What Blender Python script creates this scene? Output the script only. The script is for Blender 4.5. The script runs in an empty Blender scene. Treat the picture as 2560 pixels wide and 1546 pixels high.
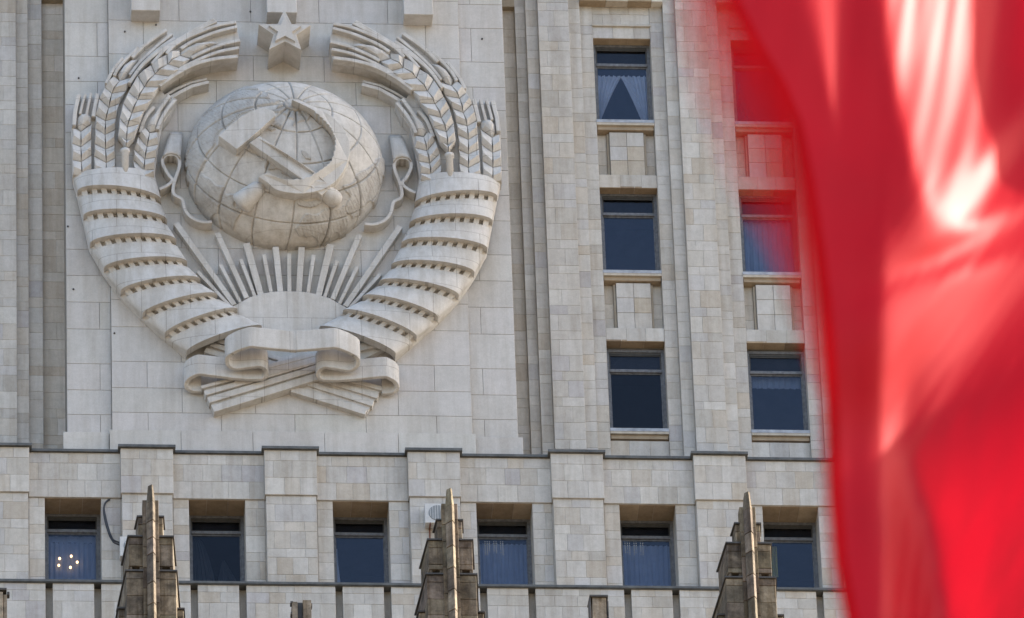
import bpy, math, random
import numpy as np
from mathutils import Vector, Matrix

rng = random.Random(11)
nrng = np.random.default_rng(5)
SC = bpy.context.scene
COL = SC.collection

# ------------------------------------------------------------------ camera
PITCH, YAW, ROLL = math.radians(34.5), math.radians(5.069862), math.radians(-2.131975)
FPX = 24995.45                      # focal length in photograph pixels (2560 wide)
CAM = np.array([-7.341301, -233.250584, 1.7])
_f = np.array([math.sin(YAW)*math.cos(PITCH), math.cos(YAW)*math.cos(PITCH), math.sin(PITCH)])
_r0 = np.array([math.cos(YAW), -math.sin(YAW), 0.0]); _u0 = np.cross(_r0, _f)
_r = math.cos(ROLL)*_r0 + math.sin(ROLL)*_u0
_u = -math.sin(ROLL)*_r0 + math.cos(ROLL)*_u0
cd = bpy.data.cameras.new('camera'); cam = bpy.data.objects.new('camera', cd); COL.objects.link(cam)
cam.matrix_world = Matrix(((_r[0], _u[0], -_f[0], CAM[0]), (_r[1], _u[1], -_f[1], CAM[1]),
                           (_r[2], _u[2], -_f[2], CAM[2]), (0, 0, 0, 1)))
cd.sensor_width = 36.0; cd.lens = FPX/2560*36.0
cd.clip_start = 0.5; cd.clip_end = 6000
cd.dof.use_dof = True; cd.dof.focus_distance = 277.0; cd.dof.aperture_fstop = 27
SC.camera = cam

# ------------------------------------------------------------------ sky, sun, exposure
SUN_EL, SUN_AZ = math.radians(32), math.radians(78)     # azimuth clockwise from +Y
w = bpy.data.worlds.new('World'); SC.world = w; w.use_nodes = True
nt = w.node_tree; bg = nt.nodes['Background']
sky = nt.nodes.new('ShaderNodeTexSky'); sky.sky_type = 'NISHITA'; sky.sun_disc = False
sky.sun_elevation = SUN_EL; sky.sun_rotation = SUN_AZ
sky.air_density = 1.0; sky.dust_density = 3.0; sky.ozone_density = 0.6
nt.links.new(sky.outputs[0], bg.inputs[0]); bg.inputs[1].default_value = 0.15
sd = bpy.data.lights.new('sun', 'SUN'); so = bpy.data.objects.new('sun', sd); COL.objects.link(so)
sd.energy = 5.0; sd.angle = math.radians(0.53); sd.color = (1.0, 0.9, 0.76)
to_sun = Vector((math.sin(SUN_AZ)*math.cos(SUN_EL), math.cos(SUN_AZ)*math.cos(SUN_EL), math.sin(SUN_EL)))
so.rotation_euler = to_sun.to_track_quat('Z', 'Y').to_euler(); so.location = (60, -120, 220)
SC.view_settings.view_transform = 'Standard'; SC.view_settings.look = 'None'
SC.view_settings.exposure = 1.74; SC.view_settings.gamma = 1.0
SC.view_settings.use_curve_mapping = False

# ------------------------------------------------------------------ helpers
def at(px, py, y):
    """survey: a point seen in the photograph, measured on the wall plane of depth y -> (X, Z)"""
    d = _f + _r*((px-1280)/FPX) - _u*((py-773)/FPX)
    t = (y-CAM[1])/d[1]
    return (CAM[0]+t*d[0], CAM[2]+t*d[2])

def ray(px, py, dist):
    d = _f + _r*((px-1280)/FPX) - _u*((py-773)/FPX)
    return CAM + d*dist

class MB:
    """a mesh being collected; every face may carry a colour tone"""
    def __init__(s): s.v, s.f, s.t = [], [], []
    def add(s, verts, faces, tone=(1, 1, 1)):
        n = len(s.v); s.v += [tuple(map(float, p)) for p in verts]
        s.f += [tuple(i+n for i in f) for f in faces]; s.t += [tone]*len(faces)
    def box(s, x0, x1, y0, y1, z0, z1, tone=(1, 1, 1)):
        s.add([(x0,y0,z0),(x1,y0,z0),(x1,y1,z0),(x0,y1,z0),(x0,y0,z1),(x1,y0,z1),(x1,y1,z1),(x0,y1,z1)],
              [(0,3,2,1),(4,5,6,7),(0,1,5,4),(2,3,7,6),(0,4,7,3),(1,2,6,5)], tone)
    def stone(s, x0, x1, z0, z1, y, back, ch=.005, tone=(1, 1, 1)):
        """ashlar block: chamfered arrises on the face, sides back to the wall"""
        s.add([(x0+ch,y,z0+ch),(x1-ch,y,z0+ch),(x1-ch,y,z1-ch),(x0+ch,y,z1-ch),
               (x0,y+ch,z0),(x1,y+ch,z0),(x1,y+ch,z1),(x0,y+ch,z1),
               (x0,back,z0),(x1,back,z0),(x1,back,z1),(x0,back,z1)],
              [(0,1,2,3),(4,5,1,0),(5,6,2,1),(6,7,3,2),(7,4,0,3),
               (8,9,5,4),(9,10,6,5),(10,11,7,6),(11,8,4,7),(11,10,9,8)], tone)
    def prism(s, poly, yf, yb, tone=(1, 1, 1)):
        """poly [(x,z)] or [(x,z,yfront)] extruded from the front plane back to yb"""
        p = [(q[0], q[1], q[2] if len(q) > 2 else yf) for q in poly]
        a = sum(p[i][0]*p[(i+1) % len(p)][1]-p[(i+1) % len(p)][0]*p[i][1] for i in range(len(p)))
        if a < 0: p = p[::-1]
        n = len(p)
        s.add([(x, y, z) for x, z, y in p]+[(x, yb, z) for x, z, y in p],
              [tuple(range(n)), tuple(range(2*n-1, n-1, -1))] +
              [(i+n, (i+1) % n+n, (i+1) % n, i) for i in range(n)], tone)
    def ring(s, x0, x1, z0, z1, t, y0, y1, tone=(1, 1, 1)):
        o = [(x0,z0),(x1,z0),(x1,z1),(x0,z1)]; i = [(x0+t,z0+t),(x1-t,z0+t),(x1-t,z1-t),(x0+t,z1-t)]
        V = [(x,y0,z) for x,z in o]+[(x,y0,z) for x,z in i]+[(x,y1,z) for x,z in o]+[(x,y1,z) for x,z in i]
        F = []
        for k in range(4):
            j = (k+1) % 4
            F += [(k,j,j+4,k+4), (k+8,k+12,j+12,j+8), (k,k+8,j+8,j), (k+4,j+4,j+12,k+12)]
        s.add(V, F, tone)
    def strip(s, path, wid, yf, yb, tone=(1, 1, 1)):
        """a bar of width wid along a path of (x,z) points"""
        P = np.array([q[:2] for q in path], float); n = len(P)
        T = np.gradient(P, axis=0); T /= np.linalg.norm(T, axis=1)[:, None]+1e-9
        N = np.stack([-T[:, 1], T[:, 0]], 1)
        W = np.array(wid if hasattr(wid, '__len__') else [wid]*n)[:, None]/2
        L, R = P+N*W, P-N*W
        V = [(a, yf, b) for a, b in L]+[(a, yf, b) for a, b in R]+[(a, yb, b) for a, b in L]+[(a, yb, b) for a, b in R]
        F = [(0, 2*n, 3*n, n), (n-1, 2*n-1, 4*n-1, 3*n-1)]
        for i in range(n-1):
            F += [(i, i+1+0, n+i+1, n+i)[::-1], (i, 2*n+i, 2*n+i+1, i+1)[::-1], (n+i, n+i+1, 3*n+i+1, 3*n+i)[::-1],
                  (2*n+i, 3*n+i, 3*n+i+1, 2*n+i+1)[::-1]]
        s.add(V, F, tone)
    def grid(s, G, tone=(1, 1, 1), flip=False, closed=False):
        """G[i][j] -> point"""
        n, m = len(G), len(G[0]); F = []
        for i in range(n-1):
            for j in range(m if closed else m-1):
                q = (i*m+j, i*m+(j+1) % m, (i+1)*m+(j+1) % m, (i+1)*m+j)
                F.append(q[::-1] if flip else q)
        s.add([p for r in G for p in r], F, tone)
    def lathe(s, a, b, prof, seg=20, tone=(1, 1, 1)):
        """solid of revolution from a to b; prof = [(t, radius)]"""
        a, b = np.array(a, float), np.array(b, float); ax = (b-a)/np.linalg.norm(b-a)
        e1 = np.cross(ax, (0, 1, 0) if abs(ax[1]) < .9 else (0, 0, 1)); e1 /= np.linalg.norm(e1); e2 = np.cross(ax, e1)
        G = [[tuple(a+(b-a)*t+r*(math.cos(2*math.pi*k/seg)*e1+math.sin(2*math.pi*k/seg)*e2)) for k in range(seg)] for t, r in prof]
        n = len(s.v); s.grid(G, tone, closed=True)
        m = len(prof)
        s.f += [tuple(n+k for k in range(seg))[::-1], tuple(n+(m-1)*seg+k for k in range(seg))]; s.t += [tone]*2

def obj(name, mb, material, parent=None, origin=None, smooth=False, bevel=0.0, kind=None):
    """ONE mesh object; vertices are given in world space unless origin is (0,0,0) local"""
    root = parent
    while root is not None and root.parent is not None: root = root.parent
    off = Vector((0, 0, 0)) if origin == 'local' else (root.location.copy() if root is not None else Vector(origin or (0, 0, 0)))
    me = bpy.data.meshes.new(name)
    me.from_pydata([(x-off.x, y-off.y, z-off.z) for x, y, z in mb.v], [], mb.f)
    at_ = me.attributes.new('tone', 'FLOAT_COLOR', 'CORNER')
    cnt = [len(f) for f in mb.f]
    arr = np.repeat(np.array([(t[0], t[1], t[2], 1.0) for t in mb.t], dtype=np.float32), cnt, axis=0)
    at_.data.foreach_set('color', arr.ravel())
    if smooth: me.polygons.foreach_set('use_smooth', [True]*len(me.polygons))
    me.update()
    me.materials.append(material)
    o = bpy.data.objects.new(name, me); COL.objects.link(o)
    if parent is not None: o.parent = parent
    elif origin not in (None, 'local'): o.location = origin
    if bevel:
        m = o.modifiers.new('soft_edges', 'BEVEL'); m.width = bevel; m.segments = 2; m.limit_method = 'ANGLE'
        m.angle_limit = math.radians(30); m.harden_normals = False
    if kind: o['kind'] = kind
    return o

def tag(o, label=None, cat=None, group=None, kind=None):
    if label: o['label'] = label
    if cat: o['category'] = cat
    if group: o['group'] = group
    if kind: o['kind'] = kind
    return o

def thing(name, loc, label, cat, group=None):
    o = bpy.data.objects.new(name, None); COL.objects.link(o); o.location = loc; o.empty_display_size = .5
    return tag(o, label, cat, group, 'thing')

def dup(o, parent=None, loc=None):
    kids = list(o.children)
    c = o.copy(); COL.objects.link(c)
    if parent is not None: c.parent = parent
    if loc is not None: c.location = loc
    for k in kids: dup(k, c)
    return c

# ------------------------------------------------------------------ materials
def nodes(name):
    m = bpy.data.materials.new(name); m.use_nodes = True
    return m, m.node_tree.nodes, m.node_tree.links, m.node_tree.nodes['Principled BSDF']

def noise(N, L, scale, detail=6, rough=.6, vec=None, dist=0.0):
    n = N.new('ShaderNodeTexNoise'); n.inputs['Scale'].default_value = scale
    n.inputs['Detail'].default_value = detail; n.inputs['Roughness'].default_value = rough
    n.inputs['Distortion'].default_value = dist
    if vec is not None: L.new(vec, n.inputs['Vector'])
    return n

def ramp(N, L, src, stops):
    r = N.new('ShaderNodeValToRGB'); L.new(src, r.inputs[0]); e = r.color_ramp.elements
    e[0].position, e[0].color = stops[0][0], (*stops[0][1], 1); e[1].position, e[1].color = stops[-1][0], (*stops[-1][1], 1)
    for p, c in stops[1:-1]:
        q = e.new(p); q.color = (*c, 1)
    return r

def mul(N, L, a, b, fac=1.0, mode='MULTIPLY'):
    m = N.new('ShaderNodeMix'); m.data_type = 'RGBA'; m.blend_type = mode; m.inputs[0].default_value = fac
    L.new(a, m.inputs[6])
    if isinstance(b, tuple): m.inputs[7].default_value = (*b, 1)
    else: L.new(b, m.inputs[7])
    return m.outputs[2]

def stone_mat(name, lo, hi, blotch=.35, streak=.25, bump=.25, scale=1.0, brick=0):
    m, N, L, B = nodes(name)
    geo = N.new('ShaderNodeNewGeometry'); pos = geo.outputs['Position']
    at_ = N.new('ShaderNodeAttribute'); at_.attribute_name = 'tone'
    n1 = noise(N, L, 1.1*scale, 8, .62, pos, .4)
    c = ramp(N, L, n1.outputs['Fac'], [(.3, lo), (.7, hi)]).outputs[0]
    c = mul(N, L, c, at_.outputs['Color'])
    mp = N.new('ShaderNodeMapping'); mp.inputs['Scale'].default_value = (2.2, 2.2, .16); L.new(pos, mp.inputs[0])
    n2 = noise(N, L, 1.6*scale, 7, .65, mp.outputs[0])
    s = ramp(N, L, n2.outputs['Fac'], [(.38, (.62, .57, .5)), (.56, (1, 1, 1))]).outputs[0]
    c = mul(N, L, c, s, streak)
    n3 = noise(N, L, 5.0*scale, 8, .7, pos)
    s3 = ramp(N, L, n3.outputs['Fac'], [(.36, (.7, .68, .65)), (.6, (1.06, 1.05, 1.03))]).outputs[0]
    c = mul(N, L, c, s3, blotch)
    n4 = noise(N, L, 38*scale, 4, .7, pos)
    c = mul(N, L, c, ramp(N, L, n4.outputs['Fac'], [(.3, (.84, .84, .84)), (.7, (1.1, 1.1, 1.1))]).outputs[0], .6)
    hgt = n3.outputs['Fac']
    if brick:
        # thin joints between the carved blocks
        sp = N.new('ShaderNodeSeparateXYZ'); L.new(pos, sp.inputs[0])
        cb = N.new('ShaderNodeCombineXYZ'); L.new(sp.outputs['X'], cb.inputs['X']); L.new(sp.outputs['Z'], cb.inputs['Y'])
        bk = N.new('ShaderNodeTexBrick'); L.new(cb.outputs[0], bk.inputs['Vector'])
        bk.inputs['Color1'].default_value = bk.inputs['Color2'].default_value = (1, 1, 1, 1)
        bk.inputs['Mortar'].default_value = (.36, .34, .31, 1); bk.inputs['Scale'].default_value = 1.0
        bk.inputs['Mortar Size'].default_value = .011; bk.inputs['Mortar Smooth'].default_value = .3
        bk.inputs['Brick Width'].default_value = 1.37; bk.inputs['Row Height'].default_value = .91
        c = mul(N, L, c, bk.outputs['Color'], brick)
    L.new(c, B.inputs['Base Color']); B.inputs['Roughness'].default_value = .88
    B.inputs['Specular IOR Level'].default_value = .25
    bp = N.new('ShaderNodeBump'); bp.inputs['Strength'].default_value = bump; bp.inputs['Distance'].default_value = .03
    L.new(hgt, bp.inputs['Height']); L.new(bp.outputs[0], B.inputs['Normal'])
    return m

M_wall = stone_mat('facade_limestone', (.915, .90, .875), (1.065, 1.055, 1.04), .3, .36, .3)
M_panel = stone_mat('panel_limestone', (.46, .449, .43), (.51, .499, .48), .2, .3, .15, .8)
M_relief = stone_mat('relief_limestone', (.475, .463, .442), (.535, .523, .502), .25, .42, .2, .9, brick=.5)
M_globe = stone_mat('globe_limestone', (.45, .443, .43), (.52, .515, .505), .5, .4, .25, .9, brick=.22)
M_spire = stone_mat('weathered_stone', (.06, .05, .04), (.27, .23, .18), 1.0, 1.0, .6, 1.7)

def plain(name, col, rough=.6, metal=0.0, var=.25, scale=6.0):
    m, N, L, B = nodes(name)
    geo = N.new('ShaderNodeNewGeometry')
    n1 = noise(N, L, scale, 7, .65, geo.outputs['Position'])
    lo = tuple(c*(1-var) for c in col); hi = tuple(min(1, c*(1+var)) for c in col)
    L.new(ramp(N, L, n1.outputs['Fac'], [(.3, lo), (.7, hi)]).outputs[0], B.inputs['Base Color'])
    B.inputs['Roughness'].default_value = rough; B.inputs['Metallic'].default_value = metal
    bp = N.new('ShaderNodeBump'); bp.inputs['Strength'].default_value = .12; bp.inputs['Distance'].default_value = .02
    L.new(n1.outputs['Fac'], bp.inputs['Height']); L.new(bp.outputs[0], B.inputs['Normal'])
    return m

M_flash = plain('zinc_flashing', (.085, .085, .08), .55, .2, .4, 3)
M_frame = plain('weathered_frame_paint', (.115, .12, .13), .6, 0, .45, 9)
M_dark = plain('dark_frame', (.045, .043, .04), .6, 0, .3, 9)
M_sill = plain('sill_metal', (.31, .325, .35), .5, .2, .35, 4)
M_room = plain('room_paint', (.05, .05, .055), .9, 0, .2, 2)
M_backing = plain('grey_backing', (.16, .17, .19), .9, 0, .2, 3)
M_cable = plain('black_cable', (.018, .018, .02), .5, 0, .2, 9)
M_acw = plain('ac_casing', (.47, .47, .46), .5, 0, .15, 5)
M_acg = plain('ac_grille', (.22, .23, .23), .5, .2, .2, 9)
M_cap = plain('dark_lead_cap', (.05, .045, .04), .6, .1, .4, 5)
M_rust = plain('rusty_bracket', (.12, .05, .03), .8, 0, .4, 9)
M_ground = plain('city_ground', (.165, .132, .092), .95, 0, .35, .05)
M_pole = plain('pole_metal', (.5, .5, .5), .35, .8, .1, 5)

def glass(name, refl=.16, tint=(.55, .62, .78)):
    m, N, L, B = nodes(name); N.remove(B); out = N['Material Output']
    tr = N.new('ShaderNodeBsdfTransparent'); tr.inputs[0].default_value = (*tint, 1)
    gl = N.new('ShaderNodeBsdfGlossy'); gl.inputs[0].default_value = (.9, .94, 1, 1); gl.inputs['Roughness'].default_value = .03
    geo = N.new('ShaderNodeNewGeometry'); nz = noise(N, L, 1.3, 3, .5, geo.outputs['Position'])
    bp = N.new('ShaderNodeBump'); bp.inputs['Strength'].default_value = .06; bp.inputs['Distance'].default_value = .05
    L.new(nz.outputs['Fac'], bp.inputs['Height']); L.new(bp.outputs[0], gl.inputs['Normal'])
    fr = N.new('ShaderNodeFresnel'); fr.inputs[0].default_value = 1.5
    ml = N.new('ShaderNodeMath'); ml.operation = 'MULTIPLY'; L.new(fr.outputs[0], ml.inputs[0]); ml.inputs[1].default_value = refl/.045
    mx = N.new('ShaderNodeMixShader'); L.new(ml.outputs[0], mx.inputs[0]); L.new(tr.outputs[0], mx.inputs[1]); L.new(gl.outputs[0], mx.inputs[2])
    L.new(mx.outputs[0], out.inputs[0])
    return m
M_glass = glass('window_glass', .024, (.74, .79, .88))
M_glass_dim = glass('dim_window_glass', .018, (.5, .52, .56))  # copy of the window glass with tint and sky reflection turned down

def cloth(name, col, transl=.4, clear=.0, gloss=0.0, stripes=None):
    m, N, L, B = nodes(name); N.remove(B); out = N['Material Output']
    geo = N.new('ShaderNodeNewGeometry'); pos = geo.outputs['Position']
    nz = noise(N, L, 3, 5, .6, pos)
    c = ramp(N, L, nz.outputs['Fac'], [(.3, tuple(k*.9 for k in col)), (.7, tuple(min(1, k*1.08) for k in col))]).outputs[0]
    d = N.new('ShaderNodeBsdfDiffuse'); L.new(c, d.inputs[0])
    t = N.new('ShaderNodeBsdfTranslucent'); L.new(c, t.inputs[0])
    mx = N.new('ShaderNodeMixShader'); mx.inputs[0].default_value = transl; L.new(d.outputs[0], mx.inputs[1]); L.new(t.outputs[0], mx.inputs[2])
    o = mx.outputs[0]
    if gloss:
        g = N.new('ShaderNodeBsdfGlossy'); g.inputs[0].default_value = (1, .42, .43, 1); g.inputs['Roughness'].default_value = .40
        m2 = N.new('ShaderNodeMixShader'); m2.inputs[0].default_value = gloss; L.new(o, m2.inputs[1]); L.new(g.outputs[0], m2.inputs[2]); o = m2.outputs[0]
    if clear:
        tp = N.new('ShaderNodeBsdfTransparent')
        m3 = N.new('ShaderNodeMixShader'); m3.inputs[0].default_value = 0 if clear == 'tone' else clear; L.new(o, m3.inputs[1]); L.new(tp.outputs[0], m3.inputs[2]); o = m3.outputs[0]
        if clear == 'tone':          # fades out towards the free edge, imitating motion blur
            ta = N.new('ShaderNodeAttribute'); ta.attribute_name = 'tone'; L.new(ta.outputs['Fac'], m3.inputs[0])
    L.new(o, out.inputs[0])
    return m
M_curtain = cloth('ivory_curtain', (.80, .77, .72), .2, .0)
M_sheer = cloth('blue_grey_sheer', (.43, .455, .49), .3, .12)
M_net = cloth('dim_net', (.46, .47, .46), .3, .25)
M_yellow = cloth('yellow_cloth', (.5, .4, .06), .3)
M_flag = cloth('red_flag_cloth', (.385, .0026, .0105), .5, 0, .025)
M_flag_blur = cloth('red_flag_blur_fringe', (.36, .0020, .005), .5, 'tone', .006)

def emit(name, col, s):
    m, N, L, B = nodes(name); B.inputs['Base Color'].default_value = (.6, .5, .3, 1)
    B.inputs['Emission Color'].default_value = (*col, 1); B.inputs['Emission Strength'].default_value = s
    return m
M_bulb = emit('lit_bulb', (1, .55, .22), 2.2)
M_crystal = emit('lit_crystal', (1, .85, .6), .10)

# ------------------------------------------------------------------ setting
g = MB(); g.add([(-3000, -3000, 0), (3000, -3000, 0), (3000, 3000, 0), (-3000, 3000, 0)], [(0, 1, 2, 3)])
tag(obj('ground', g, M_ground), kind='structure')

# ------------------------------------------------------------------ the tower
P = -1.44                      # front of the inner relief panel
POUT = -1.30                   # front of the panel's outer strips
XC = 6.93                      # axis of the emblem
tower = thing('office_tower', (6.93, 0, 0), 'pale limestone clad office tower facade with tall piers and recessed windows', 'building')

PAL = [((.47, .46, .44), 7), ((.455, .44, .415), 6), ((.46, .435, .395), 4), ((.50, .49, .465), 4), ((.445, .44, .435), 2.4),
       ((.435, .40, .35), 1.3), ((.41, .40, .40), .9), ((.43, .415, .385), 3)]
PALD = [((.52, .485, .43), 4), ((.54, .515, .47), 4), ((.48, .435, .375), 3), ((.56, .535, .5), 2)]  # recess stone, coloured paler to offset the shade in there
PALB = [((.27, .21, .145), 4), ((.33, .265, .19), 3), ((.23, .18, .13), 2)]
def pick(pal):
    c = rng.choices([p[0] for p in pal], [p[1] for p in pal])[0]; k = rng.uniform(.94, 1.06)
    return tuple(q*k for q in c)

stones = []       # (x0,x1,z0,z1,y,back,tone)
GAP = .003
def lay(x0, x1, zs, y, wlo=.42, whi=.66, pal=PAL, back=None):
    """lay courses of random ashlar on a wall plane"""
    for k in range(len(zs)-1):
        z0, z1 = zs[k], zs[k+1]; x = x0; first = True
        while x < x1-1e-3:
            wd = rng.uniform(wlo, whi)*(rng.uniform(.45, .7) if first and k % 2 and x1-x0 > .8 else 1); first = False
            e = x+wd
            if x1-e < wlo*.62: e = x1
            stones.append((x+GAP, e-GAP, z0+GAP, z1-GAP, y-.009-rng.uniform(0, .005), (y+.02) if back is None else back, pick(pal)))
            x = e
def courses(z0, z1, sizes=(.56, .33, .56, .56, .3)):
    out = [z0]; k = rng.randrange(len(sizes))
    while out[-1] < z1-1e-3:
        n = out[-1]+sizes[k % len(sizes)]*rng.uniform(.94, 1.06); k += 1
        if z1-n < .2: n = z1
        out.append(n)
    return out

wall = MB(); MORT = (.43, .415, .39)
ZT, ZB = 176.0, 155.6          # upper part runs from behind the lower block up out of the picture
UWIN = [(169.29, 172.23), (164.01, 166.94), (158.58, 161.61)]; UW = 1.669
ZU = courses(ZB, 173.35)
def pier(xc, right_only=False):
    for hw, y in ((.79, -.17), (.445, -.35)):
        wall.box(xc-hw, xc+hw, y, .2, ZB, ZT, MORT)
    lay(xc-.445, xc+.445, courses(ZB, ZT), -.35, .4, .55)
    lay(xc-.79, xc-.447, courses(ZB, ZT), -.17, .3, .5)
    lay(xc+.447, xc+.79, courses(ZB, ZT), -.17, .3, .5)
for k in (-1, 3, 4, 5, 6): pier(4*k+2.835)
# plain wall behind, window bays cut in it
def bay(x0):
    x1 = x0+UW; a, b = x0-.375, x1+.375
    wall.box(a, x0, 0, 1.2, ZB, ZT, MORT); wall.box(x1, b, 0, 1.2, ZB, ZT, MORT)
    lay(a, x0, courses(ZB, 173.35), 0, .32, .5); lay(x1, b, courses(ZB, 173.35), 0, .32, .5)
    tops = [(ZT, UWIN[0][1])]+[(UWIN[k][0], UWIN[k+1][1]) for k in (0, 1)]+[(UWIN[2][0], ZB)]
    for n, (zh, zl) in enumerate(tops):
        wall.box(x0, x1, .32, 1.2, zl, zh, MORT)
        # reveal cheeks are the side walls; soffit slab of darker brown stone
        if n < 3:
            xs = [x0, x0+.5+rng.uniform(-.1, .1), x0+1.1+rng.uniform(-.1, .1), x1]
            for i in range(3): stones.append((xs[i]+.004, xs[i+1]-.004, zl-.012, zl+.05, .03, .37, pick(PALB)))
        if n == 0:
            wall.box(x0, x1, .03, .32, zl, zh, MORT)
            lay(x0, x1, [zl, zl+.42, zl+.86, 173.36], .03, .5, .62)
            stones.append((x0-.02, x1+.02, zl+.40, zl+.47, -.05, .06, (.45, .43, .39)))
        else:
            zs = zh-.34                      # under the moulded sill
            stones.append((x0+.003, x1-.003, zh-.17, zh-.03, -.02, .34, (.45, .42, .37)))
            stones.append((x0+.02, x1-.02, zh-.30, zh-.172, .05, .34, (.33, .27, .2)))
            if n < 3:
                zl2 = zl+.45
                wall.box(x0, x1, .04, .32, zl, zl2, MORT)
                lay(x0, x1, [zl, zl2], .04, .5, .62)
                cx0, cx1 = x0+.36, x1-.32
                wall.box(cx0, cx1, .14, .32, zl2, zs, MORT)
                zz = [zl2, zl2+(zs-zl2)*.36, zl2+(zs-zl2)*.68, zs]
                for i in range(3):
                    for (p, q) in ((cx0, (cx0+cx1)/2), ((cx0+cx1)/2, cx1)):
                        stones.append((p+.006, q-.006, zz[i]+.006, zz[i+1]-.006, .11, .16, pick(PAL+[((.40, .35, .28), 2.5), ((.43, .39, .33), 4)])))
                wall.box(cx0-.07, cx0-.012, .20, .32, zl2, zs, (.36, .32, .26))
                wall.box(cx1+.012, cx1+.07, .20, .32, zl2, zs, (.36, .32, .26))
                lay(x0, cx0-.075, [zl2, zl2+.5, zl2+1.0, zs], .31, .3, .4, PALD)
                lay(cx1+.075, x1, [zl2, zl2+.5, zl2+1.0, zs], .31, .3, .4, PALD)
            else:
                wall.box(x0, x1, .10, .32, zl, zs, MORT)
                lay(x0, x1, [zl, zl+1.0, zl+1.9, zs], .10, .5, .6)
    # beam over the bay
    wall.box(a, b, -.30, .2, 173.36, ZT, MORT)
    xs = a
    while xs < b-.01:
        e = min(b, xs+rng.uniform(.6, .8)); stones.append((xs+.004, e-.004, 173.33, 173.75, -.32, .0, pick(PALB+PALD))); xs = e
for k in (4, 5, 6): bay(4*k)
# flat wall faces and the dark recesses on either side of the emblem panel
wall.box(-.375, .03, 0, 1.2, ZB, ZT, MORT); lay(-.375, .03, courses(ZB, 173.4), 0, .3, .5)
wall.box(13.75, 14.045, 0, 1.2, ZB, ZT, MORT); lay(13.75, 14.045, courses(ZB, 173.3), 0, .3, .5)
wall.box(.03, 13.75, .2, 1.2, ZB, ZT, MORT)
lay(.03, .66, courses(ZB, 173.3), .2, .36, .5, PALD, .23); lay(13.2, 13.75, courses(ZB, 173.3), .2, .34, .5, PALD, .23)
wall.box(.03, .66, .0, .2, 173.3, ZT, (.3, .26, .2)); wall.box(13.27, 13.75, .0, .2, 173.3, ZT, (.3, .26, .2))
# plain ends of the tower, drawn out rightwards to block grazing sun, and its rear
wall.box(-9, -2.0, -.1, 1.2, ZB, ZT, (.42, .40, .37)); wall.box(28.05, 46, -.1, 1.2, ZB, ZT, (.42, .40, .37))
wall.box(27.6, 28.06, 0, 1.2, ZB, ZT, MORT)
wall.box(-9, 46, 3.6, 30, 0, ZT, (.2, .19, .18)); wall.box(-9, 46, -.36, 30, ZT+.01, 205, (.42, .40, .37))  # upper mass added out of view to keep sun off the emblem
wall.box(-9, -8.6, 1.2, 3.6, 0, ZT, (.42, .40, .37)); wall.box(45.6, 46, 1.2, 3.6, 0, ZT, (.42, .40, .37))

# --- lower block with its own row of windows
LY = -1.66; LZ0, LZT, LZ1 = 152.03, 154.92, 156.40
LW = 1.565; LWIN = [4*k for k in range(-1, 8)]
CL = [LZ0, LZ0+.28, LZ0+.86, LZ0+1.15, LZ0+1.72, LZ0+2.02, LZ0+2.6, LZT]
def jit(zs): return [zs[0]]+[z+rng.uniform(-.015, .015) for z in zs[1:-1]]+[zs[-1]]
wall.box(-9, 46, LY-.05, -.05, LZT, LZ1, MORT)                     # band over the windows
prev = -9
for x in LWIN:
    wall.box(prev, x, LY, .3, LZ0, LZT, MORT); prev = x+LW
wall.box(prev, 46, LY, .3, LZ0, LZT, MORT)
PX = [4*k+2.835 for k in range(-2, 8)]
for xc in PX:
    wall.box(xc-.73, xc+.73, LY-.30, LY, LZT, LZ1+.02, MORT); wall.box(xc-.70, xc+.70, LY-.24, LY, LZ0, LZT, MORT)
    if -3 < xc < 30:
        lay(xc-.73, xc+.73, [LZT, LZT+.57, LZT+1.13, LZ1], LY-.30, .42, .58)
        lay(xc-.70, xc+.70, jit(CL), LY-.24, .42, .56)
for k in range(-1, 7):
    a, b = 4*k-.435, 4*k+2.105                          # band between piers
    lay(a, b, [LZT, LZT+.57, LZT+1.13, LZ1-.02], LY-.05, .42, .58)
    lay(a, 4*k, jit(CL), LY, .26, .46); lay(4*k+LW, b-.0, jit(CL), LY, .26, .46)
    xs = [4*k, 4*k+.52+rng.uniform(-.1, .1), 4*k+1.05+rng.uniform(-.1, .1), 4*k+LW]
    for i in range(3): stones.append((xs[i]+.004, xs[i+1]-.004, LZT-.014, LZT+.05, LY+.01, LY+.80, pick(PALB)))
# below the ledge: base course with narrow upright slots
BZ = 146.0
wall.box(-9, 46, LY+.02, -.05, BZ, LZ0-.03, MORT)
ed = -9
for x in LWIN:
    for s0, s1 in ((x+.0, x+.2), (x+1.34, x+1.54)):
        wall.box(ed, s0, LY-.255, LY+.02, BZ, LZ0-.03, MORT)
        if -3 < s0 < 30 and s0-ed < 4: lay(ed, s0, [BZ+4.2, BZ+4.75, BZ+5.35, BZ+5.7, LZ0-.04], LY-.255, .44, .64)
        ed = s1
wall.box(ed, 46, LY-.255, LY+.02, BZ, LZ0-.03, MORT)
wall.box(-9, 46, LY-.05, .3, 0, BZ, (.40, .38, .35))
wall.box(-9, 46, .3, 3.6, LZ0-.4, LZ0-.1, (.2, .2, .2))            # floor slab behind the lower windows

obj('wall', wall, M_wall, tower)
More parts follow.
